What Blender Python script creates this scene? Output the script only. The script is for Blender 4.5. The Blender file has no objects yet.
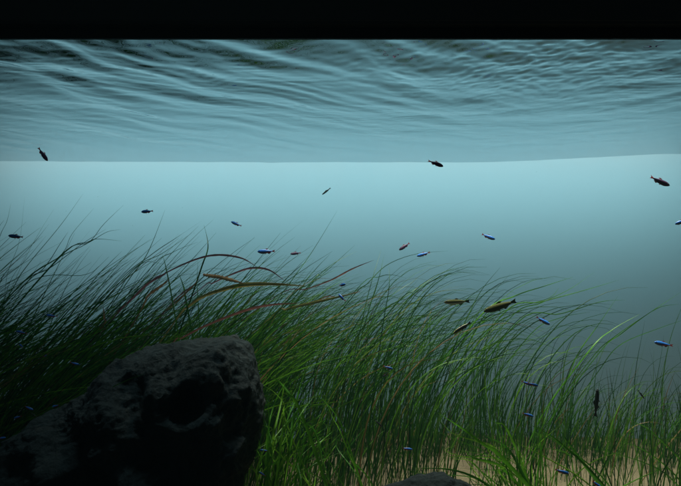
import bpy, bmesh, math, random
import numpy as np
from mathutils import Vector, Matrix, noise

random.seed(11)
rng = np.random.default_rng(11)
C = bpy.context.scene.collection
scene = bpy.context.scene

# ------------------------------------------------------------------ camera
F, CX, CY = 600.0, 340.5, 243.0          # focal length and centre, in photo pixels
TILT = math.atan2(47.0, 600.0)
CAM = Vector((0, 0, 0.40))
ct, st = math.cos(TILT), math.sin(TILT)
Y0, Y1, ZW, XW = 0.70, 1.40, 0.70, 0.92   # inner front, inner back, water level, half width


def at(px, py, Y):
    u, v = (px - CX) / F, (CY - py) / F
    dy, dz = ct - st * v, st + ct * v
    k = Y / dy
    return Vector((u * k, Y, CAM.z + dz * k))


cd = bpy.data.cameras.new('camera')
cam = bpy.data.objects.new('camera', cd)
C.objects.link(cam)
cam.location = CAM
cam.rotation_euler = (math.radians(90) + TILT, 0, 0)
cd.sensor_width = 36
cd.lens = F / 681.0 * 36
cd.clip_start = 0.01
cd.clip_end = 50
scene.camera = cam

# ------------------------------------------------------------------ helpers


def tag(o, label=None, cat=None, group=None, kind=None):
    if label: o['label'] = label
    if cat: o['category'] = cat
    if group: o['group'] = group
    if kind: o['kind'] = kind
    return o


def empty(name, loc=(0, 0, 0)):
    o = bpy.data.objects.new(name, None)
    o.location = loc
    C.objects.link(o)
    return o


def link(name, me, mats, parent=None):
    o = bpy.data.objects.new(name, me)
    for m in (mats if isinstance(mats, (list, tuple)) else [mats]):
        if me.materials.find(m.name) < 0: me.materials.append(m)
    C.objects.link(o)
    if parent:
        o.parent = parent
        o.matrix_parent_inverse = Matrix.Translation(-Vector(parent.location))
    return o


def mesh_np(name, verts, quads, smooth=True, matidx=None):
    me = bpy.data.meshes.new(name)
    verts = np.asarray(verts, np.float32)
    quads = np.asarray(quads, np.int32)
    n = len(quads)
    me.vertices.add(len(verts))
    me.vertices.foreach_set('co', verts.ravel())
    me.loops.add(n * 4)
    me.loops.foreach_set('vertex_index', quads.ravel())
    me.polygons.add(n)
    me.polygons.foreach_set('loop_start', np.arange(0, n * 4, 4, dtype=np.int32))
    me.polygons.foreach_set('use_smooth', np.full(n, smooth))
    me.update(calc_edges=True)
    if matidx is not None:
        me.polygons.foreach_set('material_index', np.asarray(matidx, np.int32))
    me.validate()
    return me


def box_into(bm, lo, hi):
    r = bmesh.ops.create_cube(bm, size=1)
    for v in r['verts']:
        v.co = Vector([lo[i] + (v.co[i] + .5) * (hi[i] - lo[i]) for i in range(3)])


def bm_mesh(name, bm, smooth=False):
    me = bpy.data.meshes.new(name)
    bm.to_mesh(me)
    bm.free()
    if smooth:
        me.polygons.foreach_set('use_smooth', np.ones(len(me.polygons), bool))
    return me


def mat(name):
    m = bpy.data.materials.new(name)
    m.use_nodes = True
    nt = m.node_tree
    nt.nodes.clear()
    out = nt.nodes.new('ShaderNodeOutputMaterial')
    return m, nt, out


def principled(name, col, rough=.5, spec=.5, metal=0.0):
    m, nt, out = mat(name)
    p = nt.nodes.new('ShaderNodeBsdfPrincipled')
    p.inputs['Base Color'].default_value = (*col, 1)
    p.inputs['Roughness'].default_value = rough
    p.inputs['Specular IOR Level'].default_value = spec
    p.inputs['Metallic'].default_value = metal
    nt.links.new(p.outputs[0], out.inputs[0])
    return m, nt, p


def leaf_mat(name, ca, cb, cc, trans=.45, rough=.4, spec=.3, brown=False):
    """leaf: diffuse + translucent with a hue of its own for each blade"""
    m, nt, out = mat(name)
    g = nt.nodes.new('ShaderNodeNewGeometry')
    ramp = nt.nodes.new('ShaderNodeValToRGB')
    ramp.color_ramp.elements[0].color = (*ca, 1)
    ramp.color_ramp.elements[1].color = (*cc, 1)
    e = ramp.color_ramp.elements.new(.55)
    e.color = (*cb, 1)
    if brown:
        ramp.color_ramp.elements.new(.93).color = (*cc, 1)
        ramp.color_ramp.elements.new(.965).color = (.17, .12, .045, 1)
        ramp.color_ramp.elements[-1].color = (.20, .14, .06, 1)
    nt.links.new(g.outputs['Random Per Island'], ramp.inputs[0])
    tc = nt.nodes.new('ShaderNodeTexCoord')
    nz = nt.nodes.new('ShaderNodeTexNoise')
    nz.inputs['Scale'].default_value = 60
    nz.inputs['Detail'].default_value = 4
    nt.links.new(tc.outputs['Object'], nz.inputs['Vector'])
    mr = nt.nodes.new('ShaderNodeMapRange')
    mr.inputs['From Min'].default_value = .3
    mr.inputs['From Max'].default_value = .7
    mr.inputs['To Min'].default_value = .65
    mr.inputs['To Max'].default_value = 1.25
    nt.links.new(nz.outputs['Fac'], mr.inputs['Value'])
    mul = nt.nodes.new('ShaderNodeVectorMath')
    mul.operation = 'SCALE'
    nt.links.new(ramp.outputs[0], mul.inputs[0])
    nt.links.new(mr.outputs[0], mul.inputs['Scale'])
    p = nt.nodes.new('ShaderNodeBsdfPrincipled')
    p.inputs['Roughness'].default_value = rough
    p.inputs['Specular IOR Level'].default_value = spec
    t = nt.nodes.new('ShaderNodeBsdfTranslucent')
    nt.links.new(mul.outputs[0], p.inputs['Base Color'])
    nt.links.new(mul.outputs[0], t.inputs['Color'])
    mx = nt.nodes.new('ShaderNodeMixShader')
    mx.inputs[0].default_value = trans
    nt.links.new(p.outputs[0], mx.inputs[1])
    nt.links.new(t.outputs[0], mx.inputs[2])
    nt.links.new(mx.outputs[0], out.inputs[0])
    return m


# ------------------------------------------------------------------ materials
M = {}
M['rim'], _, _ = principled('black_plastic', (.008, .011, .011), .55, .3)
M['seal'], _, _ = principled('black_silicone', (.006, .006, .006), .7, .2)

# frosted glass of the back pane: scatters the light strip behind it
m, nt, out = mat('frosted_glass')
d = nt.nodes.new('ShaderNodeBsdfDiffuse')
d.inputs[0].default_value = (.27, .31, .31, 1)
t = nt.nodes.new('ShaderNodeBsdfTranslucent')
t.inputs[0].default_value = (.80, .84, .85, 1)
mx = nt.nodes.new('ShaderNodeMixShader')
mx.inputs[0].default_value = .6
nt.links.new(d.outputs[0], mx.inputs[1])
nt.links.new(t.outputs[0], mx.inputs[2])
nt.links.new(mx.outputs[0], out.inputs[0])
M['frost'] = m

# clear side glass
m, nt, out = mat('clear_glass')
tr = nt.nodes.new('ShaderNodeBsdfTransparent')
tr.inputs[0].default_value = (.82, .93, .90, 1)
gl = nt.nodes.new('ShaderNodeBsdfGlossy')
gl.inputs['Roughness'].default_value = .02
mx = nt.nodes.new('ShaderNodeMixShader')
mx.inputs[0].default_value = .08
nt.links.new(tr.outputs[0], mx.inputs[1])
nt.links.new(gl.outputs[0], mx.inputs[2])
nt.links.new(mx.outputs[0], out.inputs[0])
M['glass'] = m

# water surface: total internal reflection seen from below, clear at steep angles
m, nt, out = mat('water_surface')
fr = nt.nodes.new('ShaderNodeFresnel')
fr.inputs['IOR'].default_value = 1.333
tr = nt.nodes.new('ShaderNodeBsdfTransparent')
tr.inputs[0].default_value = (.97, .99, 1, 1)
gl = nt.nodes.new('ShaderNodeBsdfGlossy')
gl.inputs['Color'].default_value = (.62, .68, .71, 1)  # grey tint dims the reflection, which would otherwise mirror in full
gl.inputs['Roughness'].default_value = .006
tc = nt.nodes.new('ShaderNodeTexCoord')
mp = nt.nodes.new('ShaderNodeMapping')
mp.inputs['Scale'].default_value = (22, 60, 30)
nz = nt.nodes.new('ShaderNodeTexNoise')
nz.inputs['Scale'].default_value = 1.0
nz.inputs['Detail'].default_value = 2
nt.links.new(tc.outputs['Object'], mp.inputs[0])
nt.links.new(mp.outputs[0], nz.inputs['Vector'])
bp = nt.nodes.new('ShaderNodeBump')
bp.inputs['Strength'].default_value = .35
bp.inputs['Distance'].default_value = .0005
nt.links.new(nz.outputs['Fac'], bp.inputs['Height'])
nt.links.new(bp.outputs[0], gl.inputs['Normal'])
mx = nt.nodes.new('ShaderNodeMixShader')
nt.links.new(fr.outputs[0], mx.inputs[0])
nt.links.new(tr.outputs[0], mx.inputs[1])
nt.links.new(gl.outputs[0], mx.inputs[2])
nt.links.new(mx.outputs[0], out.inputs[0])
M['water'] = m

# sand
m, nt, p = principled('pale_sand', (.5, .4, .26), .9, .2)
tc = nt.nodes.new('ShaderNodeTexCoord')
nz = nt.nodes.new('ShaderNodeTexNoise')
nz.inputs['Scale'].default_value = 420
nz.inputs['Detail'].default_value = 3
nt.links.new(tc.outputs['Object'], nz.inputs['Vector'])
ramp = nt.nodes.new('ShaderNodeValToRGB')
ramp.color_ramp.elements[0].position = .3
ramp.color_ramp.elements[0].color = (.075, .062, .038, 1)
ramp.color_ramp.elements[1].position = .7
ramp.color_ramp.elements[1].color = (.165, .136, .082, 1)
nt.links.new(nz.outputs['Fac'], ramp.inputs[0])
nt.links.new(ramp.outputs[0], p.inputs['Base Color'])
bp = nt.nodes.new('ShaderNodeBump')
bp.inputs['Strength'].default_value = .5
bp.inputs['Distance'].default_value = .002
nt.links.new(nz.outputs['Fac'], bp.inputs['Height'])
nt.links.new(bp.outputs[0], p.inputs['Normal'])
M['sand'] = m

# rock
m, nt, p = principled('dark_lava_rock', (.03, .03, .03), .75, .25)
tc = nt.nodes.new('ShaderNodeTexCoord')
n1 = nt.nodes.new('ShaderNodeTexNoise')
n1.inputs['Scale'].default_value = 14
n1.inputs['Detail'].default_value = 8
n1.inputs['Roughness'].default_value = .65
nt.links.new(tc.outputs['Object'], n1.inputs['Vector'])
ramp = nt.nodes.new('ShaderNodeValToRGB')
ramp.color_ramp.elements[0].position = .35
ramp.color_ramp.elements[0].color = (.009, .015, .016, 1)
ramp.color_ramp.elements[1].position = .72
ramp.color_ramp.elements[1].color = (.042, .042, .036, 1)
e = ramp.color_ramp.elements.new(.55)
e.color = (.017, .028, .030, 1)
nt.links.new(n1.outputs['Fac'], ramp.inputs[0])
nt.links.new(ramp.outputs[0], p.inputs['Base Color'])
n2 = nt.nodes.new('ShaderNodeTexNoise')
n2.inputs['Scale'].default_value = 75
n2.inputs['Detail'].default_value = 9
n2.inputs['Roughness'].default_value = .7
nt.links.new(tc.outputs['Object'], n2.inputs['Vector'])
vo = nt.nodes.new('ShaderNodeTexVoronoi')
vo.inputs['Scale'].default_value = 95
nt.links.new(tc.outputs['Object'], vo.inputs['Vector'])
ad = nt.nodes.new('ShaderNodeMath')
ad.operation = 'ADD'
nt.links.new(n2.outputs['Fac'], ad.inputs[0])
mu = nt.nodes.new('ShaderNodeMath')
mu.operation = 'MULTIPLY'
mu.inputs[1].default_value = .5
nt.links.new(vo.outputs['Distance'], mu.inputs[0])
nt.links.new(mu.outputs[0], ad.inputs[1])
bp = nt.nodes.new('ShaderNodeBump')
bp.inputs['Strength'].default_value = 1.0
bp.inputs['Distance'].default_value = .010
nt.links.new(ad.outputs[0], bp.inputs['Height'])
nt.links.new(bp.outputs[0], p.inputs['Normal'])
M['rock'] = m

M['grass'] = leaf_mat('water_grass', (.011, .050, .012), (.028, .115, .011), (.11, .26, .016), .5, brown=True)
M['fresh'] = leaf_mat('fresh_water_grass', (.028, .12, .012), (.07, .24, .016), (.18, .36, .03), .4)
M['stray'] = leaf_mat('thin_blade', (.03, .10, .045), (.04, .13, .03), (.08, .16, .03), .4)
M['mauve'] = leaf_mat('mauve_leaf', (.13, .06, .07), (.15, .068, .078), (.17, .08, .08), .55)
M['brown'] = leaf_mat('brown_leaf', (.10, .06, .03), (.115, .07, .035), (.13, .08, .04), .55)
M['olive'] = leaf_mat('olive_leaf', (.15, .13, .045), (.18, .15, .05), (.20, .165, .055), .55)
M['tan'] = leaf_mat('dry_tan_leaf', (.26, .155, .075), (.28, .165, .08), (.30, .18, .085), .3)
M['red'] = leaf_mat('reddish_leaf', (.085, .038, .034), (.095, .042, .036), (.105, .046, .038), .55)

M['f_back'], _, _ = principled('fish_dark_back', (.02, .03, .035), .35)
M['f_blue'], _, _ = principled('fish_blue_stripe', (.022, .14, .50), .35, .4)
M['f_red'], _, _ = principled('fish_red_flank', (.38, .02, .05), .4)
M['f_pale'], _, _ = principled('fish_pale_belly', (.11, .09, .13), .35)
M['f_fin'] = leaf_mat('fish_fin', (.42, .07, .08), (.42, .07, .08), (.42, .07, .08), .6)
M['f_eye'], _, _ = principled('fish_eye', (.005, .005, .006), .15)
M['f_plum'], _, _ = principled('fish_plum_flank', (.040, .005, .055), .5)
M['f_ink'], _, _ = principled('fish_ink_flank', (.012, .016, .014), .4)
M['f_gold'], _, _ = principled('fish_gold_stripe', (.42, .40, .05), .35, .6)
M['f_olive'], _, _ = principled('fish_olive_flank', (.045, .050, .014), .7, .1)
M['f_cream'], _, _ = principled('fish_cream_belly', (.45, .46, .34), .4)

# ------------------------------------------------------------------ aquarium
tank = empty('aquarium', (0, Y0, 0))
tag(tank, 'glass aquarium with a glowing frosted back pane and a thick black rim across its top', 'aquarium')


def tank_box(name, lo, hi, m, bevel=0):
    bm = bmesh.new()
    box_into(bm, lo, hi)
    if bevel:
        bmesh.ops.bevel(bm, geom=bm.edges[:], offset=bevel, segments=3, affect='EDGES')
    return link(name, bm_mesh(name, bm), m, tank)


tank_box('back_pane', (-XW, Y1, -.012), (XW, Y1 + .008, .80), M['frost'])
for sx in (-1, 1):
    tank_box('side_pane', (min(sx * (XW + .002), sx * (XW + .012)), Y0, -.012), (max(sx * (XW + .002), sx * (XW + .012)), Y1 - .002, .80), M['glass'])
tank_box('bottom_pane', (-XW, Y0, -.024), (XW, Y1 - .002, -.014), M['glass'])
zb = at(340, 38.3, Y0 - .004).z
bm = bmesh.new()
box_into(bm, (-XW - .03, Y0 - .004, zb), (XW + .03, Y0, zb + .0155))
rim_lip = link('rim_lip', bm_mesh('rim_lip', bm), M['seal'], tank)
bm = bmesh.new()
box_into(bm, (-XW - .03, Y0 - .018, zb + .013), (XW + .03, Y0 + .0055, zb + .14))
bmesh.ops.bevel(bm, geom=bm.edges[:], offset=.003, segments=3, affect='EDGES')
link('top_rim', bm_mesh('top_rim', bm), M['rim'], tank)

# ------------------------------------------------------------------ water surface with real ripples


def water():
    nx, ny = 820, 460
    xs = np.linspace(-XW, XW, nx)
    ys = np.linspace(Y0 + .001, Y1 - .001, ny)
    X, Y = np.meshgrid(xs, ys)
    t = (Y - Y0) / (Y1 - Y0)
    h = np.zeros_like(X)
    # slow warp so that crests wander
    wx = .012 * np.sin(9 * X + 4 * Y + 1.1) + .008 * np.sin(17 * Y - 6 * X + .4) + .005 * np.sin(31 * X + 22 * Y)
    wy = .010 * np.sin(7 * X - 11 * Y + 2.0) + .006 * np.sin(19 * X + 9 * Y + .9) + .004 * np.sin(37 * X - 15 * Y)
    Xw, Yw = X + wx, Y + wy
    # rings spreading from where the outlet stirs the surface, near the front glass
    for i in range(26):
        sx = .22 + rng.normal() * .16
        sy = .52 + rng.normal() * .14
        lam = .030 * (5.5 ** rng.random() ** 1.0)
        k = 2 * math.pi / lam
        r = np.hypot((Xw - sx), (Yw - sy))
        env = .5 + .5 * np.sin(r * rng.uniform(6, 16) + X * rng.uniform(-8, 8) + rng.uniform(0, 6.28))
        q = np.sin(k * r + rng.uniform(0, 6.28))
        h += (.0105 / k) * rng.uniform(.5, 1.3) * env * np.exp(1.1 * (q - .6))
    # long swells running in from the far left
    for i in range(14):
        a = math.radians(rng.normal(118, 16))
        lam = .05 * (3.5 ** rng.random())
        k = 2 * math.pi / lam
        ph = k * (Xw * math.cos(a) + Yw * math.sin(a)) + rng.uniform(0, 6.28)
        env = .5 + .5 * np.sin(X * rng.uniform(2, 9) + Y * rng.uniform(-9, 9) + rng.uniform(0, 6.28))
        left = 1 / (1 + np.exp((X - .1) * 9))
        s = np.sin(ph)
        h += (.014 / k) * env * (.25 + .75 * left) * (s + .25 * np.sin(2 * ph + .6))
    # fine chop around the outlet
    for i in range(16):
        a = rng.uniform(0, 6.28)
        lam = rng.uniform(.012, .028)
        k = 2 * math.pi / lam
        env = np.exp(-(((X - .27) / .24) ** 2 + ((Y - .80) / .14) ** 2))
        h += (.010 / k) * env * np.sin(k * (Xw * math.cos(a) + Yw * math.sin(a)) + rng.uniform(0, 6.28))
    # small irregular ripples everywhere, in drifting patches
    for i in range(46):
        a = math.radians(rng.normal(94, 24))
        lam = rng.uniform(.010, .034)
        k = 2 * math.pi / lam
        env = np.clip(np.sin(X * rng.uniform(4, 14) + rng.uniform(0, 6.28)) * np.sin(Y * rng.uniform(10, 30) + X * rng.uniform(-5, 5) + rng.uniform(0, 6.28)), 0, 1)
        h += (.0078 / k) * env * (.6 + .8 * t) * np.sin(k * (Xw * math.cos(a) + Yw * math.sin(a)) + rng.uniform(0, 6.28))
    amp = 2.9 - 1.9 * np.clip(t, 0, 1) ** .8
    h *= amp
    # the level stands higher beside the outlet
    s = np.clip((X - .30) / .55, 0, 1)
    h += .021 * s * s * (3 - 2 * s) * (.25 + .75 * t)
    h += .003 * np.clip((-.2 - X) / .6, 0, 1)
    V = np.stack([X, Y, ZW + h], -1).reshape(-1, 3)
    idx = np.arange(nx * ny).reshape(ny, nx)
    q = np.stack([idx[:-1, :-1], idx[:-1, 1:], idx[1:, 1:], idx[1:, :-1]], -1).reshape(-1, 4)
    o = link('water', mesh_np('water', V, q), M['water'])
    tag(o, 'rippled water surface seen from below', kind='structure')


water()

# ------------------------------------------------------------------ sand


def sand_z(x, y):
    t = min(1, max(0, (y - Y0) / (Y1 - Y0)))
    z = .018 + .035 * t + .012 * max(0, (t - .70) / .30) ** 2
    z += .010 * math.sin(x * 4.1 + .6) * t + .006 * math.sin(x * 9.3 + y * 5)
    z += .004 * noise.noise(Vector((x * 14, y * 14, 0))) + .014 * t * t * noise.noise(Vector((x * 5, y * 3, 4)))
    return z


nx, ny = 240, 110
V = [(x, y, sand_z(x, y)) for y in np.linspace(Y0 + .001, Y1 - .001, ny) for x in np.linspace(-XW, XW, nx)]
idx = np.arange(nx * ny).reshape(ny, nx)
q = np.stack([idx[:-1, :-1], idx[:-1, 1:], idx[1:, 1:], idx[1:, :-1]], -1).reshape(-1, 4)
tag(link('sand', mesh_np('sand', V, q), M['sand']), 'pale sand bed rising towards the back pane', kind='structure')

# ------------------------------------------------------------------ rocks


def rock(name, poly, cpx, Y, depth, dents, label, sub=6, rough=.012, seed=0.0):
    c = at(*cpx, Y)
    P = [at(x, y, Y) - c for x, y in poly]
    ang = [math.atan2(p.z, p.x) for p in P]
    rad = [math.hypot(p.x, p.z) for p in P]
    order = sorted(range(len(P)), key=lambda i: ang[i])
    A = [ang[i] for i in order]
    R = [rad[i] for i in order]
    A = [A[-1] - 2 * math.pi] + A + [A[0] + 2 * math.pi]
    R = [R[-1]] + R + [R[0]]
    bm = bmesh.new()
    bmesh.ops.create_icosphere(bm, subdivisions=sub, radius=1)
    sv = Vector((seed, seed * 1.7, seed * .3))
    for v in bm.verts:
        dx, dy, dz = v.co
        th = math.atan2(dz, dx)
        cp = math.hypot(dx, dz)
        r = float(np.interp(th, A, R))
        s = cp ** .62
        yy = math.copysign(abs(dy) ** .8, dy) * depth
        p = c + Vector((math.cos(th) * r * s, yy, math.sin(th) * r * s))
        front = max(0, -dy)
        # hollows in the face turned to the viewer
        for (ex, ey, er, ed) in dents:
            e = at(ex, ey, Y)
            d2 = ((p.x - e.x) ** 2 + (p.z - e.z) ** 2) / (er / F * Y) ** 2
            p.y += ed * math.exp(-d2 * d2) * min(1, front * 2)
        n = (p - c).normalized()
        q = p * 8 + sv
        a = noise.fractal(q, .8, 2.1, 6)
        rid = noise.ridged_multi_fractal(p * 13 + sv, .9, 2.2, 5, .9, 2.0)
        b = abs(noise.noise(p * 30 + sv)) + .6 * abs(noise.noise(p * 62 + sv))
        fine = noise.turbulence(p * 120 + sv, 3, True)
        p += n * (rough * (.9 * a + .55 * (rid - 1.1) - .5 * b - .22 * fine)) * (.4 + .6 * min(1, abs(dy) * 2 + .2))
        v.co = p - c
    o = link(name, bm_mesh(name, bm, True), M['rock'])
    o.location = c
    return tag(o, label, 'rock')


rock('rock', [(-45, 505), (-22, 470), (2, 457), (30, 431), (62, 407), (95, 384), (112, 368), (128, 354), (150, 345), (175, 341), (205, 342), (235, 338),
              (250, 344), (258, 357), (262, 380), (263, 410), (258, 440), (250, 470), (240, 500), (215, 535), (100, 560), (0, 555)],
     (140, 450), .86, .13,
     [(208, 388, 17, .035), (152, 376, 17, .03), (187, 360, 14, .02), (165, 400, 15, .02), (95, 425, 22, .03), (60, 455, 20, .02), (190, 440, 34, .025), (118, 470, 25, .03)],
     'large dark craggy rock with pitted hollows in front of the tall grass', 7, .021, 3.1)
rock('rock', [(362, 505), (380, 489), (400, 480), (428, 476), (455, 478.5), (474, 486), (492, 503), (475, 522), (420, 527)],
     (432, 502), .755, .04, [], 'low rounded dark stone lying on the sand under the arching bright blades', 6, .009, 7.7)

# ------------------------------------------------------------------ grass


class Ribbons:
    def __init__(self):
        self.v, self.q = [], []

    def add(self, pts, width, twist=None, fold=.18, tip=.35, taper=1.0, wav=0.0, base0=.55, grow=2.2):
        """a folded ribbon along pts: three vertices across, tapering to the tip"""
        n = len(pts)
        tw = random.uniform(-1.2, 1.2) if twist is None else twist
        nv = Vector((math.sin(tw), math.cos(tw), random.uniform(-.4, .4)))
        base = len(self.v)
        for i, p in enumerate(pts):
            t = (pts[min(i + 1, n - 1)] - pts[max(i - 1, 0)]).normalized()
            s = i / (n - 1)
            side = t.cross(nv)
            side.normalize()
            nn = t.cross(side)
            w = width * .5 * min(1, base0 + s * grow) * (1 - max(0, (s - tip) / (1 - tip)) ** 1.6 * .92 * taper)
            if wav: w *= 1 + wav * math.sin(i * 2.3) ; p = p + nn * (wav * width * .5 * math.sin(i * 1.7))
            self.v += [p - side * w, p + nn * w * fold * 2, p + side * w]
            if i:
                a = base + (i - 1) * 3
                self.q += [(a, a + 1, a + 4, a + 3), (a + 1, a + 2, a + 5, a + 4)]

    def build(self, name, m, parent=None):
        return link(name, mesh_np(name, [tuple(p) for p in self.v], self.q), m, parent)


def spline(P, n=22):
    """Catmull-Rom through the points"""
    P = [P[0] * 2 - P[1]] + list(P) + [P[-1] * 2 - P[-2]]
    out = []
    segs = len(P) - 3
    for k in range(n + 1):
        f = k / n * segs
        i = min(int(f), segs - 1)
        u = f - i
        a, b, c, d = P[i:i + 4]
        out.append(.5 * ((2 * b) + (c - a) * u + (2 * a - 5 * b + 4 * c - d) * u * u + (3 * b - a - 3 * c + d) * u ** 3))
    return out


def sway(x, y, L, th0, th1, pw, az, n=15):
    """a blade rooted in the sand that the current bends over"""
    p = Vector((x, y, sand_z(x, y) - .004))
    pts = [p.copy()]
    wob = random.uniform(-.12, .12)
    wp = random.uniform(0, 6.28)
    for i in range(n):
        s = (i + .5) / n
        th = th0 + (th1 - th0) * s ** pw + wob * math.sin(s * 5 + wp)
        p = p + Vector((math.sin(th) * math.cos(az), math.sin(th) * math.sin(az), math.cos(th))) * (L / n)
        p.y = min(p.y, Y1 - .012)
        pts.append(p.copy())
    return pts


def grass_mass():
    R = Ribbons()

    def tuft(x, y, n, spread, L, th0, th1, pw, w, jitter=.12, az=.3):
        for i in range(n):
            bx = x + random.gauss(0, spread)
            by = min(Y1 - .03, max(.86, y + random.gauss(0, spread)))
            l = L * random.uniform(.72, 1.12)
            R.add(sway(bx, by, l, th0 + random.gauss(0, jitter), th1 + random.gauss(0, jitter * 1.6), pw * random.uniform(.8, 1.25), random.gauss(0, az)),
                  w * random.uniform(.7, 1.25))
    r = math.radians
    # the dense bank on one side: long blades leaning well over
    for i in range(90):
        y = random.uniform(.98, 1.34)
        x = random.uniform(-1.05, -.26) * y / 1.15
        tuft(x, y, 19, .020, random.uniform(.43, .55), r(20), r(66), .9, .0025, .16)
    # the middle: rises steeply, then bows over with the current
    for i in range(27):
        y = random.uniform(.98, 1.34)
        x = random.uniform(-.36, .16) * y / 1.1
        tuft(x, y, 22, .012, random.uniform(.39, .47), r(6), r(104), 3.0, .0019, .14)
    # the thin end: fewer, more upright, tips lying flat under the pane's glow
    for i in range(25):
        y = random.uniform(1.0, 1.35)
        x = random.uniform(.08, .84) * y / 1.2
        thin = max(0, (x - .12)) * .36
        tuft(x, y, 12, .017, random.uniform(.36, .46) - thin, r(2), r(112), 3.3, .0019, .17, .5)
    # long blades whose tips stream out flat along the top of the bank
    for i in range(30):
        y = random.uniform(.98, 1.3)
        x = random.uniform(-.32, .26) * y / 1.15
        tuft(x, y, 5, .03, random.uniform(.41, .49), r(8), r(112), 2.3, .0023, .10, .2)
    # thin stems standing straight, each at its own slant
    for i in range(110):
        tuft(random.uniform(.0, .95), random.uniform(1.0, 1.33), 1, .01, random.uniform(.20, .36), random.gauss(r(4), r(9)), random.gauss(r(12), r(14)), 1.2, .0019)
    # short upright blades low between the others
    for i in range(34):
        y = random.uniform(.94, 1.3)
        x = random.uniform(-.15, .72) * y / 1.1
        tuft(x, y, 9, .03, random.uniform(.12, .24), r(0), r(28), 1.2, .0020, .25)
    # a low fringe along the back pane
    for i in range(150):
        tuft(random.uniform(-.5, .95), random.uniform(1.27, 1.36), 8, .03, random.uniform(.05, .13) + .10 * random.random() ** 3, r(0), r(25), 1.2, .0021, .28)
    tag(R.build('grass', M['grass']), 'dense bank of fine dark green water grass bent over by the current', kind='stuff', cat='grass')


grass_mass()


def down(pts, Y, reach=None):
    """carry a traced blade on down to the sand"""
    a, b = pts[0], pts[1]
    d = (a - b)
    dirx = d.x / max(abs(d.z), .02)
    gz = sand_z(a.x, Y)
    h = max(.02, a.z - gz)
    k = max(-(reach or .9), min(reach or .9, dirx))
    mid = Vector((a.x + k * h * (.42 if not reach else .30), Y, a.z - h * .5))
    foot = Vector((a.x + k * h * (.62 if not reach else .40), Y, sand_z(a.x + k * h * (.62 if not reach else .40), Y) - .004))
    return [foot, mid] + pts


def traced(name, blades, Y, w, m, label, cat, dY=.03, fold=.18, tip=.45, extra=0):
    R = Ribbons()
    for b in blades:
        y = Y + random.uniform(-dY, dY)
        ww = w
        if isinstance(b[0], (int, float)): ww, b = b[0], b[1:]
        P = [at(px, py, y) for px, py in b]
        P = down(P, y)
        for k in range(2, len(P)):      # drift a little in depth along the blade
            P[k] = P[k] + (P[k] - CAM) * (.012 * (k - 1) * random.uniform(-1, 1))
        R.add(spline(P, 26), ww * random.uniform(.9, 1.1), fold=fold, tip=tip, twist=random.uniform(-.7, .7))
        for j in range(extra):
            dx, ky = random.gauss(0, .016), random.uniform(.72, 1.0)
            Q = [Vector((p.x + dx + random.gauss(0, .004) * k, p.y + random.uniform(0, .03), P[0].z + (p.z - P[0].z) * ky)) for k, p in enumerate(P)]
            R.add(spline(Q, 22), w * random.uniform(.6, .95), fold=fold, tip=tip, twist=random.uniform(-.9, .9))
    o = R.build(name, m)
    return tag(o, label, cat, 'water grass plants standing out of the bank')


traced('grass_plant', [
    [(4, 300), (8, 272), (19.5, 240.5), (24.7, 196)],
    [(-6, 262), (0, 236), (7, 221), (11, 203)],
    [(-4, 292), (6, 272), (31, 246), (49, 224)],
    [(12, 290), (27, 266), (60, 226), (83, 194)],
    [(-8, 300), (2, 280), (24, 262), (46, 236)],
    [(-10, 262), (-2, 230), (4, 220)],
    [(2, 310), (10, 282), (22, 262), (30, 244)],
], 1.16, 0.0016, M['stray'], 'fan of thin blades leaning up out of the bank above the blue fish beside it', 'grass plant')
traced('grass_plant', [
    [(18.5, 287), (60, 256), (72, 234), (94, 208)],
    [.0019, (16, 289), (58, 258), (88.5, 242.5), (103, 225), (123.5, 205)],
    [(58, 258), (88, 243), (107, 232), (121, 229.5)],
    [(58, 259), (88, 242), (99, 239), (121.5, 241)],
    [(16, 289), (50, 268), (82, 244), (106, 229)],
    [(23, 286), (84, 275), (100, 265.5)],
    [(20, 290), (44, 268), (60, 244), (68, 232)],
], 1.12, 0.0016, M['stray'], 'water grass whose long blade forks into three curling tips against the pale pane', 'grass plant')
traced('grass_plant', [
    [(90, 285), (109, 264), (122, 251)],
    [(124, 287), (143, 261), (153, 241), (165, 210)],
    [(112, 288), (151, 255), (176, 238), (202, 220.5)],
    [(124, 278), (163, 253), (192, 233)],
    [(147, 272), (173.5, 252), (198, 242)],
    [(118, 292), (132, 272), (146, 262), (163, 264)],
    [(100, 290), (120, 268), (137, 256)],
], 1.14, 0.0016, M['stray'], 'spray of straight thin blades rising behind the mauve leaves', 'grass plant')
traced('grass_plant', [
    [.0034, (174, 310), (166, 268), (162, 253)],
    [(198, 300), (197, 283), (198, 261)],
    [(200, 272), (206, 256), (208, 243.5), (204, 225)],
    [(186, 300), (183, 285), (178, 272)],
], 1.02, .0026, M['grass'], 'few upright green blades crossing in front of the mauve leaves', 'grass plant')
traced('grass_plant', [
    [(270, 312), (292, 280), (312.6, 251), (337, 211)],
], 1.05, 0.0020, M['stray'], 'single long straight blade standing taller than the rest beside the red leaf', 'grass plant', 0)
traced('grass_plant', [
    [(300, 290), (315, 270), (330, 254)],
    [(310, 284), (323, 274), (355, 245)],
    [(305, 292), (330, 266), (357, 251)],
    [(288, 300), (308, 285), (328, 273), (345, 269)],
    [(262, 305), (280, 285), (298, 268), (312, 258)],
], 1.1, 0.0019, M['stray'], 'bundle of pale green blades fanning up behind the straight red leaf', 'grass plant')
traced('grass_plant', [
    [(362.6, 319), (371, 284), (381, 250)],
    [(366, 320), (379, 277.6), (384, 255)],
    [(383, 325), (389, 288), (389, 265)],
    [(360, 318), (372, 300), (379, 279)],
], 1.0, 0.0016, M['stray'], 'cluster of dark upright blades by the two small fish near the red leaf', 'grass plant')
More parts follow.
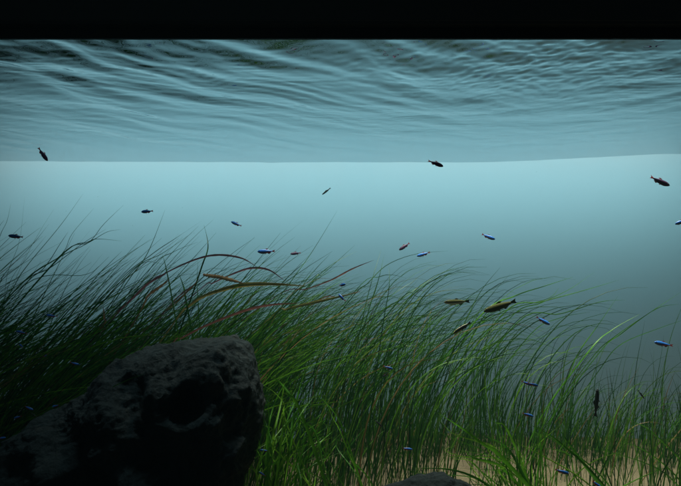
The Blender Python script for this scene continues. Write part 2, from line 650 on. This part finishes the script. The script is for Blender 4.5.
traced('grass_plant', [
    [(350, 300), (367, 284), (387, 265), (416, 254), (448, 251)],
    [(376, 318), (402, 299), (428.5, 281), (449, 270), (474, 266)],
    [(356, 290), (379, 277), (392, 275), (406, 278)],
    [(370, 312), (395, 293), (418, 278)],
    [(380, 316), (400, 300), (418, 280)],
    [(430, 330), (430, 312), (430, 293)],
    [(400, 300), (420, 297), (455, 293)],
], 1.08, 0.0016, M['stray'], 'wispy water grass with two long thin arching tips over the open water', 'grass plant')
traced('grass_plant', [
    [(455, 345), (467, 318), (481, 291), (500, 267.5)],
    [(460, 350), (471, 324), (489, 298), (510, 274)],
], 1.0, 0.0018, M['stray'], 'pair of parallel dark blades rising between the silver and the olive fish', 'grass plant')
traced('grass_plant', [
    [(470, 335), (502, 312), (547, 299), (559, 288)],
    [(510, 318), (541, 303), (570, 289), (594.5, 272)],
    [(505, 312), (541, 302), (582, 291), (619, 280)],
    [(480, 316), (515, 296), (545, 286), (573, 277)],
    [(520, 320), (560, 314), (600, 302), (625, 300)],
    [(530, 335), (560, 318), (590, 312)],
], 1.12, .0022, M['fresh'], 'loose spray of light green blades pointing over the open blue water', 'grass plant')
traced('grass_plant', [
    [(570, 372), (580, 350.5), (599, 324), (618, 296)],
    [(592, 358), (613, 338), (650, 312.5), (681, 292)],
    [(600, 352), (621, 334), (656, 309), (679, 304)],
    [(590, 350), (612, 330), (640, 314)],
    [(598, 372), (620, 345), (660, 328), (690, 318)],
], 1.06, .0021, M['fresh'], 'yellowish green blades crossing low over the dim water near the red and blue fish', 'grass plant')
traced('grass_plant', [
    [(660, 380), (665.5, 359), (673, 330), (681, 311)],
    [(650, 470), (652, 430), (656, 395), (668, 365)],
    [(668, 470), (664, 440), (662, 410), (664, 372)],
    [(640, 470), (634, 440), (628, 410), (630, 372)],
    [(618, 470), (617, 430), (622, 400), (634, 366)],
], 1.12, 0.0016, M['stray'], 'sparse upright blades standing alone at the dim edge past the bank', 'grass plant')
# bright plants close to the glass
traced('grass_plant', [
    [.0040, (318, 460), (299, 408), (289, 394), (277, 380), (260.6, 372)],
    [.0040, (272, 450), (275, 429), (282, 398), (284, 383.5)],
    [(290, 440), (295, 405), (306, 367)],
    [(280, 450), (286, 410), (298, 385)],
    [(268, 450), (269, 415), (266, 388)],
    [.0036, (262, 480), (272, 448), (265, 420)],
    [(288, 440), (300, 409), (320, 405), (336, 401)],
    [(292, 430), (308, 402), (318, 392)],
    [.0038, (288, 490), (304, 464), (318, 445), (332, 432)],
    [(276, 480), (280, 450), (292, 425)],
    [(284, 490), (288, 455), (284, 420)],
    [(300, 490), (306, 455), (316, 420), (330, 408)],
    [(270, 480), (262, 455), (257, 432)],
    [(296, 480), (310, 440), (313, 410)],
    [(352, 455), (341, 424), (330.6, 408), (313, 390)],
    [(278, 470), (284, 430), (300, 392), (318, 372)],
    [(266, 460), (268, 430), (276, 400), (292, 372)],
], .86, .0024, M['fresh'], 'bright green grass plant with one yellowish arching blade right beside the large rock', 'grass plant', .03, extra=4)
traced('grass_plant', [
    [.0048, (540, 500), (500, 455.5), (483, 444), (463, 429), (438, 413)],
    [.0042, (512, 505), (483, 482), (452.5, 470), (412, 468)],
    [.0040, (530, 500), (500, 466), (475, 458.6), (465, 451)],
    [.0036, (528, 480), (507, 429), (495, 423)],
    [.0044, (530, 490), (509, 450), (484, 435)],
    [.0036, (590, 470), (556, 439.5), (529, 424)],
    [(525, 500), (515, 440), (508, 420)],
    [(535, 500), (540, 455), (552, 420)],
    [(520, 500), (520, 450), (524, 405)],
    [(545, 500), (541, 450), (537, 408)],
    [(515, 500), (505, 460), (500, 432)],
    [(530, 500), (532, 460), (545, 432)],
    [(505, 505), (495, 470), (470, 445)],
    [(525, 505), (517, 470), (516, 440)],
    [(500, 505), (490, 478), (486, 455)],
    [(550, 500), (556, 460), (566, 440)],
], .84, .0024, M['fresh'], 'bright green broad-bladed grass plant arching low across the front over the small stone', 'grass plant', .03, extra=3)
traced('grass_plant', [
    [.0062, (625, 510), (601, 485), (578, 456), (559, 429)],
], .88, .0062, M['grass'], 'one broad dark blade slanting down across the thin grass beside the bright plant', 'grass plant', 0)
traced('grass_plant', [
    [(690, 470), (653, 433), (634, 422), (613, 411)],
    [(670, 470), (640, 448), (612, 440)],
    [(690, 500), (660, 470), (610, 452), (585, 448)],
    [(600, 500), (640, 478), (681, 462)],
], .98, .0023, M['fresh'], 'light green blades lying nearly flat across the upright thin grass over the sand', 'grass plant')

# ------------------------------------------------------------------ broad coloured leaves
plant = empty('broad_leaf_plant', at(175, 470, 1.0))
plant.location.z = sand_z(plant.location.x, plant.location.y)
tag(plant, 'mauve, brown and olive ribbon-leaved plant arching out of the grass behind the large rock', 'water plant')


def leaf(pts, w, m, label=None, Y=1.0, wav=0.10, tip=.72, root=True, twist=None):
    R = Ribbons()
    P = [at(px, py, Y + .10 * (1 - i / (len(pts) - 1)) ** 1.5) for i, (px, py) in enumerate(pts)]
    if root:
        P = down(P, Y + .13, 2.0)
    R.add(spline(P, 40), w * .85, fold=.25, tip=tip, wav=wav, base0=.10, grow=1.15, twist=random.uniform(-.4, .4) if twist is None else twist)
    o = R.build('leaf', m, plant)
    if label: o['label'] = label


leaf([(141, 290), (164, 274), (194, 260), (217, 255), (241, 258), (257, 267)], 0.0045, M['mauve'], 'mauve leaf arching highest over the grass')
leaf([(196, 293), (213, 283), (235, 273), (252, 268), (269, 270), (285, 281)], 0.0045, M['mauve'], 'mauve leaf bowing under the highest one', .98)
leaf([(112, 320), (132, 299), (149, 283), (166, 274)], 0.0058, M['mauve'], 'dark mauve leaf slanting up out of the dense bank', .97)
leaf([(140, 312), (147, 297), (159, 287.5), (170, 279)], 0.0055, M['brown'], 'brown leaf with a wavy edge', .96, .18)
leaf([(176, 320), (188, 307), (202, 297), (223, 289.5), (243.5, 285), (270, 284), (306, 286)], 0.0090, M['olive'], 'long olive leaf lying almost flat', .95, .05)
leaf([(270, 318), (288, 309), (323, 300.5), (360, 292)], 0.0061, M['olive'], 'olive leaf reaching out flat under the red one', .97)
leaf([(270, 300), (306.5, 289), (331, 280), (352, 269), (374, 260)], 0.0032, M['red'], 'straight thin red leaf slanting up to a point', .97, twist=.2)
leaf([(310, 306), (340, 297), (362, 290.5)], 0.0026, M['red'], 'short reddish leaf beneath the straight red one', .99)
leaf([(170, 346), (182, 338), (206, 325.6), (243.5, 311), (270, 305), (300, 303)], 0.0061, M['red'], 'dull red leaf low behind the top of the rock', .93, .08)
leaf([(158, 322), (172, 303), (184, 292), (197, 283)], 0.0035, M['mauve'], None, .98)
leaf([(150, 325), (170, 308), (187, 292), (200, 278)], 0.0035, M['brown'], None, .99, .1)
leaf([(100, 330), (104, 318), (103, 306)], 0.0058, M['brown'], 'short brown leaf with a blunt tip', .96)
o = None
R = Ribbons()
R.add(spline([at(x, y, .955) for x, y in [(203, 274.5), (211, 276), (219, 277), (231, 280), (244, 283.5)]], 30), .0058, twist=.15, wav=.22, tip=.7)
tag(R.build('dead_leaf', M['tan']), 'dry tan leaf scrap caught on the arching mauve and olive leaves', 'leaf')

# ------------------------------------------------------------------ fish


def fish_mesh(name, mats, top=.12, bot=.13, wid=.065, bend=0.0, kind='tetra'):
    """snout at +.5, tail tips at -.5 along x; one skin for body, then thin fins"""
    xs = [.5, .488, .46, .42, .36, .28, .18, .06, -.06, -.16, -.24, -.30, -.335]
    if kind == 'slim':
        prof = [.05, .22, .42, .6, .8, .94, 1, .98, .88, .72, .55, .42, .36]
    else:
        prof = [.06, .25, .45, .63, .83, .96, 1, .94, .76, .55, .38, .27, .25]
    n = 20
    v, q, mi = [], [], []

    def by(x):
        return bend * (x * x) * (1 if x < 0 else .35)
    for x, pr in zip(xs, prof):
        for k in range(n):
            a = 2 * math.pi * k / n
            zc = math.cos(a)
            z = zc * pr * (top if zc > 0 else bot) * (.92 if zc < 0 and x > .35 else 1)
            y = math.sin(a) * pr ** .9 * wid
            v.append((x, y + by(x), z - .01))
    for i in range(len(xs) - 1):
        for k in range(n):
            a = i * n + k
            b = i * n + (k + 1) % n
            q.append((a, a + n, b + n, b))
            deg = (k + .5) * 360 / n
            deg = min(deg, 360 - deg)
            x = xs[i]
            if deg < 24: s = 0
            elif deg < 100: s = 1
            else: s = 2 if x < .1 else 3
            mi.append(s)
    for ring, flip in ((0, False), (len(xs) - 1, True)):
        c = len(v)
        pts = v[ring * n:(ring + 1) * n]
        v.append(tuple(sum(p[i] for p in pts) / n for i in range(3)))
        for k in range(0, n, 2):
            a, b, d = ring * n + k, ring * n + k + 1, ring * n + (k + 2) % n
            q.append((c, a, b, d) if not flip else (c, d, b, a))
            mi.append(0)

    def fin(grid, slot):
        # grid of (x, z) rows, given a little thickness
        th = .006
        rows, cols = len(grid), len(grid[0])
        for sgn in (1, -1):
            b0 = len(v)
            for r, row in enumerate(grid):
                for (x, z) in row:
                    v.append((x, by(x) + sgn * th * (1 - r / (rows - .5)), z))
            for r in range(rows - 1):
                for c in range(cols - 1):
                    a = b0 + r * cols + c
                    f = (a, a + 1, a + cols + 1, a + cols)
                    q.append(f if sgn > 0 else f[::-1])
                    mi.append(slot)
    fork = .38 if kind == 'tetra' else .2
    h = .085 if kind == 'tetra' else .075
    # forked tail fin
    zs = [-1, -.6, -.2, .2, .6, 1]
    fin([[(-.325, z * .03 - .01) for z in zs],
         [(-.41, z * h * .6 - .01) for z in zs],
         [(-.5 + (1 - abs(z)) * .085 * fork * 2, z * h - .01) for z in zs]], 4)
    fin([[(.10 - t * .14, top * .93 - .01 - t * .004) for t in (0, .35, .7, 1)],
         [(.045 - t * .13, top * .93 + .025 - t * .012) for t in (0, .35, .7, 1)],
         [(.0 - t * .10, top * .93 + .045 - t * .03) for t in (0, .35, .7, 1)]], 4)
    fin([[(-.06 - t * .17, -bot * .80 + .06 * t) for t in (0, .35, .7, 1)],
         [(-.10 - t * .15, -bot * .80 - .035 + .055 * t) for t in (0, .35, .7, 1)],
         [(-.13 - t * .13, -bot * .80 - .06 + .075 * t) for t in (0, .35, .7, 1)]], 4)
    fin([[(.14 - t * .05, -bot * .9) for t in (0, .5, 1)],
         [(.09 - t * .05, -bot * .9 - .03) for t in (0, .5, 1)],
         [(.06 - t * .03, -bot * .9 - .055) for t in (0, .5, 1)]], 4)
    # eyes set into the head
    for sgn in (1, -1):
        b0 = len(v)
        for r in range(4):
            for k in range(10):
                a = 2 * math.pi * k / 10
                rr = .03 * math.cos(r / 3 * 1.5)
                v.append((.40 + math.cos(a) * rr, by(.4) + sgn * (wid * .56 + .016 * math.sin(r / 3 * 1.5)), .022 + math.sin(a) * rr))
        for r in range(3):
            for k in range(10):
                a, b = b0 + r * 10 + k, b0 + r * 10 + (k + 1) % 10
                f = (a, b, b + 10, a + 10)
                q.append(f if sgn < 0 else f[::-1])
                mi.append(5)
    me = mesh_np(name, v, q, True, mi)
    for m in mats: me.materials.append(m)
    return me


FM = {}
neon = [M['f_back'], M['f_blue'], M['f_red'], M['f_pale'], M['f_fin'], M['f_eye']]
plum = [M['f_back'], M['f_plum'], M['f_plum'], M['f_plum'], M['f_fin'], M['f_eye']]
ink = [M['f_ink'], M['f_ink'], M['f_ink'], M['f_ink'], M['f_ink'], M['f_eye']]
silv = [M['f_ink'], M['f_olive'], M['f_cream'], M['f_cream'], M['f_olive'], M['f_eye']]
oliv = [M['f_olive'], M['f_olive'], M['f_olive'], M['f_olive'], M['f_olive'], M['f_eye']]
gold = [M['f_gold'], M['f_ink'], M['f_ink'], M['f_gold'], M['f_olive'], M['f_eye']]
for nm, ms, kw in (('neon', neon, {}), ('plum', plum, {}), ('ink', ink, dict(top=.075, bot=.075, wid=.05, kind='slim')),
                   ('silver', silv, dict(top=.09, bot=.105, wid=.06, kind='slim', bend=.25)),
                   ('olive', oliv, dict(top=.105, bot=.10, wid=.07, kind='slim', bend=-.2)),
                   ('gold', gold, dict(top=.10, bot=.10, wid=.05, kind='slim'))):
    for k, b in enumerate((0, .3, -.3) if nm in ('neon', 'plum') else (kw.pop('bend', 0),)):
        FM[nm, k] = fish_mesh('fish_' + nm, ms, bend=b, **kw)
SCHOOL = 'small tetras scattered through the tank'

# head px, tail px, depth, kind, yaw (turn towards the viewer, degrees), label
FISH = [
    ((47, 160.5), (39, 147.5), .82, 'plum', 10, 'dark red fish diving steeply just under the rippled water surface'),
    ((8.5, 235.5), (24, 237), 1.10, 'neon', 0, 'violet blue fish level among the thin blades of the leaning fan'),
    ((140.5, 211.5), (153.5, 211), 1.04, 'neon', 15, 'blue fish level in open water just over the tip of a tall straight blade'),
    ((231, 221.5), (242, 226), 1.15, 'neon', -10, 'blue fish nose up in open water above the highest mauve leaf'),
    ((257.5, 251.5), (275.5, 251), .98, 'neon', 0, 'brightest blue fish with red tail, just over the mauve leaf tip'),
    ((290.5, 254), (301, 252.5), 1.15, 'plum', 20, 'small dark slender fish next to the brightest blue fish'),
    ((322, 194.5), (330.5, 188), .95, 'ink', 10, 'tiny blackish fish slanting in open water above the tallest straight blade'),
    ((443.5, 166), (428, 160.5), .85, 'plum', -5, 'plum coloured fish touching the waterline at the back pane'),
    ((669.5, 185.5), (649.5, 176.5), .98, 'plum', 0, 'largest dark maroon fish, nose down in open water under the surface'),
    ((675, 224), (689, 219), 1.0, 'neon', 0, 'blue fish cut off by the picture edge in open water'),
    ((494.5, 239.5), (482, 233.5), 1.12, 'neon', -20, 'blue black fish nose down in open water above the pair of dark blades'),
    ((399, 250), (410, 242.5), 1.15, 'plum', 10, 'dark purple fish slanting nose down over the long arching blade'),
    ((417, 256), (430, 252), 1.12, 'neon', 10, 'blue fish lying along the long thin arching blade'),
    ((345.5, 284), (338.5, 285.5), .93, 'neon', 50, 'small stubby blue black fish turned to the viewer just below the red leaf'),
    ((338.5, 294), (345.5, 301), .92, 'neon', 30, 'small blue fish nose up under the stubby fish by the red leaf'),
    ((443.5, 302), (469.5, 301), .98, 'silver', 5, 'dark backed fish with pale silver belly lying over the grass tips'),
    ((484, 311.5), (516, 300.5), .98, 'olive', 5, 'largest olive brown fish resting slanted on the grass tips'),
    ((453, 333.5), (471, 322), .95, 'gold', 5, 'slim yellow striped fish diving into the grass'),
    ((549.5, 324.5), (536.5, 316.5), 1.0, 'neon', -10, 'blue and red fish nose down under the spray of light green blades'),
    ((654, 342), (672.5, 345.5), .98, 'neon', 0, 'long blue backed red bellied fish in the dim water beyond the thinning grass'),
    ((46, 315), (57.5, 316.2), .93, 'neon', 0, 'dim blue fish high in the dense dark bank, topmost of those there'),
    ((16, 331), (27, 333.5), .92, 'neon', 0, 'violet fish in the dark bank directly above another short one'),
    ((18, 344.5), (25.5, 347.5), .95, 'neon', 35, 'short violet fish in the dark bank just under a longer one'),
    ((48, 355), (42.5, 357), .95, 'neon', 40, 'tiniest blue fleck of a fish in the dark bank between two others'),
    ((79.5, 365), (70, 362), .92, 'neon', 10, 'pale blue fish in the dark bank close to the slope of the rock'),
    ((33.5, 410), (24, 406), .90, 'neon', 5, 'bright blue fish slanting, topmost of the little shoal at the rock slope'),
    ((13, 418.5), (22, 416), .90, 'neon', 10, 'light blue fish tilted up in the shoal at the rock slope'),
    ((37.5, 427), (25.5, 426), .88, 'neon', 0, 'violet blue level fish, lowest of the little shoal at the rock slope'),
    ((30, 413), (38.5, 417.5), .95, 'ink', 10, 'faint grey fish in the middle of the shoal at the rock slope'),
    ((6, 437.5), (-4, 439), .88, 'neon', 0, 'light blue fish half out of the picture below the shoal'),
    ((51, 407.5), (60, 404.5), .90, 'neon', 20, 'dim dark blue fish touching the sloping outline of the large rock'),
    ((393, 369), (383, 366), .92, 'neon', 5, 'bright blue fish alone in front of the dark middle of the grass'),
    ((382.5, 377), (388, 373.5), .96, 'plum', 30, 'dull reddish fish just below the lone blue one in mid grass'),
    ((531.5, 385), (521.5, 381), .90, 'neon', 5, 'blue fish overlapping its twin, the one behind and higher'),
    ((538.5, 386), (527.5, 382.8), .87, 'neon', 5, 'blue fish overlapping its twin, the one in front and lower'),
    ((533.5, 416.5), (522, 412.8), .88, 'neon', 0, 'light blue fish below the overlapping pair'),
    ((382.5, 427), (374.5, 419.5), .90, 'ink', 0, 'blackish fish nose down low in front of the middle grass'),
    ((412.5, 449.5), (402, 448), .86, 'neon', 0, 'light blue fish with orange tail above the low rounded stone'),
    ((259.5, 450), (269.5, 451), .84, 'neon', 0, 'light blue level fish in the bright plant beside the rock'),
    ((259, 471.5), (266, 476.5), .84, 'neon', 15, 'blue fish nose up at the foot of the bright plant by the rock'),
    ((320, 474.5), (328, 473.8), .86, 'gold', 10, 'tiny greenish fish near the bottom between the bright plants'),
    ((597.5, 388.5), (595, 417), .95, 'ink', 0, 'blackish slim fish hanging upright against a grass stem'),
    ((645, 399), (637.5, 390), .97, 'ink', 10, 'small blackish fish clinging slanted to the thin grass'),
    ((569, 473.5), (555, 469.5), .84, 'neon', 5, 'dim blue fish near the bottom beside the bright arching plant'),
    ((602, 488.5), (592, 480.5), .84, 'neon', 0, 'violet blue fish at the very bottom where the broad dark blade ends'),
]
for i, (hd, tl, Y, kind, yaw, label) in enumerate(FISH):
    a, b = at(*hd, Y), at(*tl, Y)
    L = (a - b).length
    x = (a - b).normalized()
    yaw = math.radians(yaw * (1 if i % 2 else -1))
    x = (x * math.cos(yaw) + Vector((0, -1, 0)) * math.sin(yaw)).normalized()
    L = L / max(.45, math.cos(yaw))
    up = Vector((0, 0, 1))
    z = (up - x * up.dot(x)).normalized()
    y = z.cross(x)
    roll = Matrix.Rotation(random.uniform(-.15, .15), 4, 'X')
    me = FM[kind, (i % 3) if kind in ('neon', 'plum') else 0]
    o = bpy.data.objects.new('fish', me)
    C.objects.link(o)
    R3 = Matrix((x, y, z)).transposed().to_4x4()
    o.matrix_world = Matrix.Translation((a + b) / 2) @ R3 @ roll @ Matrix.Scale(L, 4)
    tag(o, label, 'fish', SCHOOL if kind in ('neon', 'plum') else 'slim fish among the grass')

# ------------------------------------------------------------------ specks drifting in the water
bm = bmesh.new()
for i in range(22):
    p = at(random.uniform(10, 670), random.uniform(170, 330), random.uniform(.8, 1.3))
    r0 = random.uniform(.0003, .0006)
    vs = bmesh.ops.create_icosphere(bm, subdivisions=1, radius=r0)['verts']
    for v in vs:
        v.co = Vector((v.co.x * random.uniform(.7, 1.6), v.co.y, v.co.z)) + p
mm, _, _ = principled('pale_speck', (.35, .42, .40), .7)
tag(link('debris', bm_mesh('debris', bm), mm), 'tiny specks drifting in the open water', kind='stuff')

# ------------------------------------------------------------------ the water's own faint haze
m, nt, out = mat('water_haze')
pv = nt.nodes.new('ShaderNodeVolumePrincipled')
pv.inputs['Color'].default_value = (.42, .78, .85, 1)
pv.inputs['Density'].default_value = .042
pv.inputs['Anisotropy'].default_value = .3
nt.links.new(pv.outputs[0], out.inputs['Volume'])
bm = bmesh.new()
box_into(bm, (-1.6, -.4, -1.05), (1.6, 2.3, 1.6))
tag(link('haze', bm_mesh('haze', bm), m), 'faint bluish haze of the water', kind='stuff')

# ------------------------------------------------------------------ light
w = bpy.data.worlds.new('World')
scene.world = w
w.use_nodes = True
w.node_tree.nodes['Background'].inputs[0].default_value = (.55, .75, .8, 1)
w.node_tree.nodes['Background'].inputs[1].default_value = .035


def area(name, loc, target, sx, sy, power, col, spread=180):
    l = bpy.data.lights.new(name, 'AREA')
    l.shape = 'RECTANGLE'
    l.size, l.size_y = sx, sy
    l.energy = power
    l.color = col
    l.spread = math.radians(spread)
    o = bpy.data.objects.new(name, l)
    C.objects.link(o)
    o.location = loc
    o.rotation_euler = (Vector(target) - Vector(loc)).to_track_quat('-Z', 'Y').to_euler()
    return o


# light strip behind the frosted pane
area('back_light', (.04, Y1 + .285, .71), (.04, Y1, .69), 1.75, .04, 7.6, (.43, .91, 1.03))
area('back_light', (-.02, Y1 + .10, .80), (-.02, Y1, .66), 1.7, .03, 1.0, (1.0, .60, .40))  # second strip added to warm and brighten the top of the pane
# tank lamp hanging over the grass
area('tank_lamp', (.46, 1.05, 1.15), (.46, 1.05, 0), 1.2, .10, 5.6, (1.0, .99, .80), 50).rotation_euler = (0, 0, 0)
# dim fill light added above the tank front to bring out the rock
area('rock_fill', (-.17, .722, 1.40), (-.17, .84, .22), .45, .03, .34, (.70, .96, 1.0), 48).rotation_euler = (math.radians(5.7), 0, 0)

scene.view_settings.view_transform = 'Standard'
scene.view_settings.look = 'None'
scene.view_settings.exposure = 0
scene.view_settings.gamma = 1
scene.cycles.use_denoising = True
scene.cycles.max_bounces = 10
scene.cycles.transparent_max_bounces = 16
scene.cycles.sample_clamp_indirect = 4
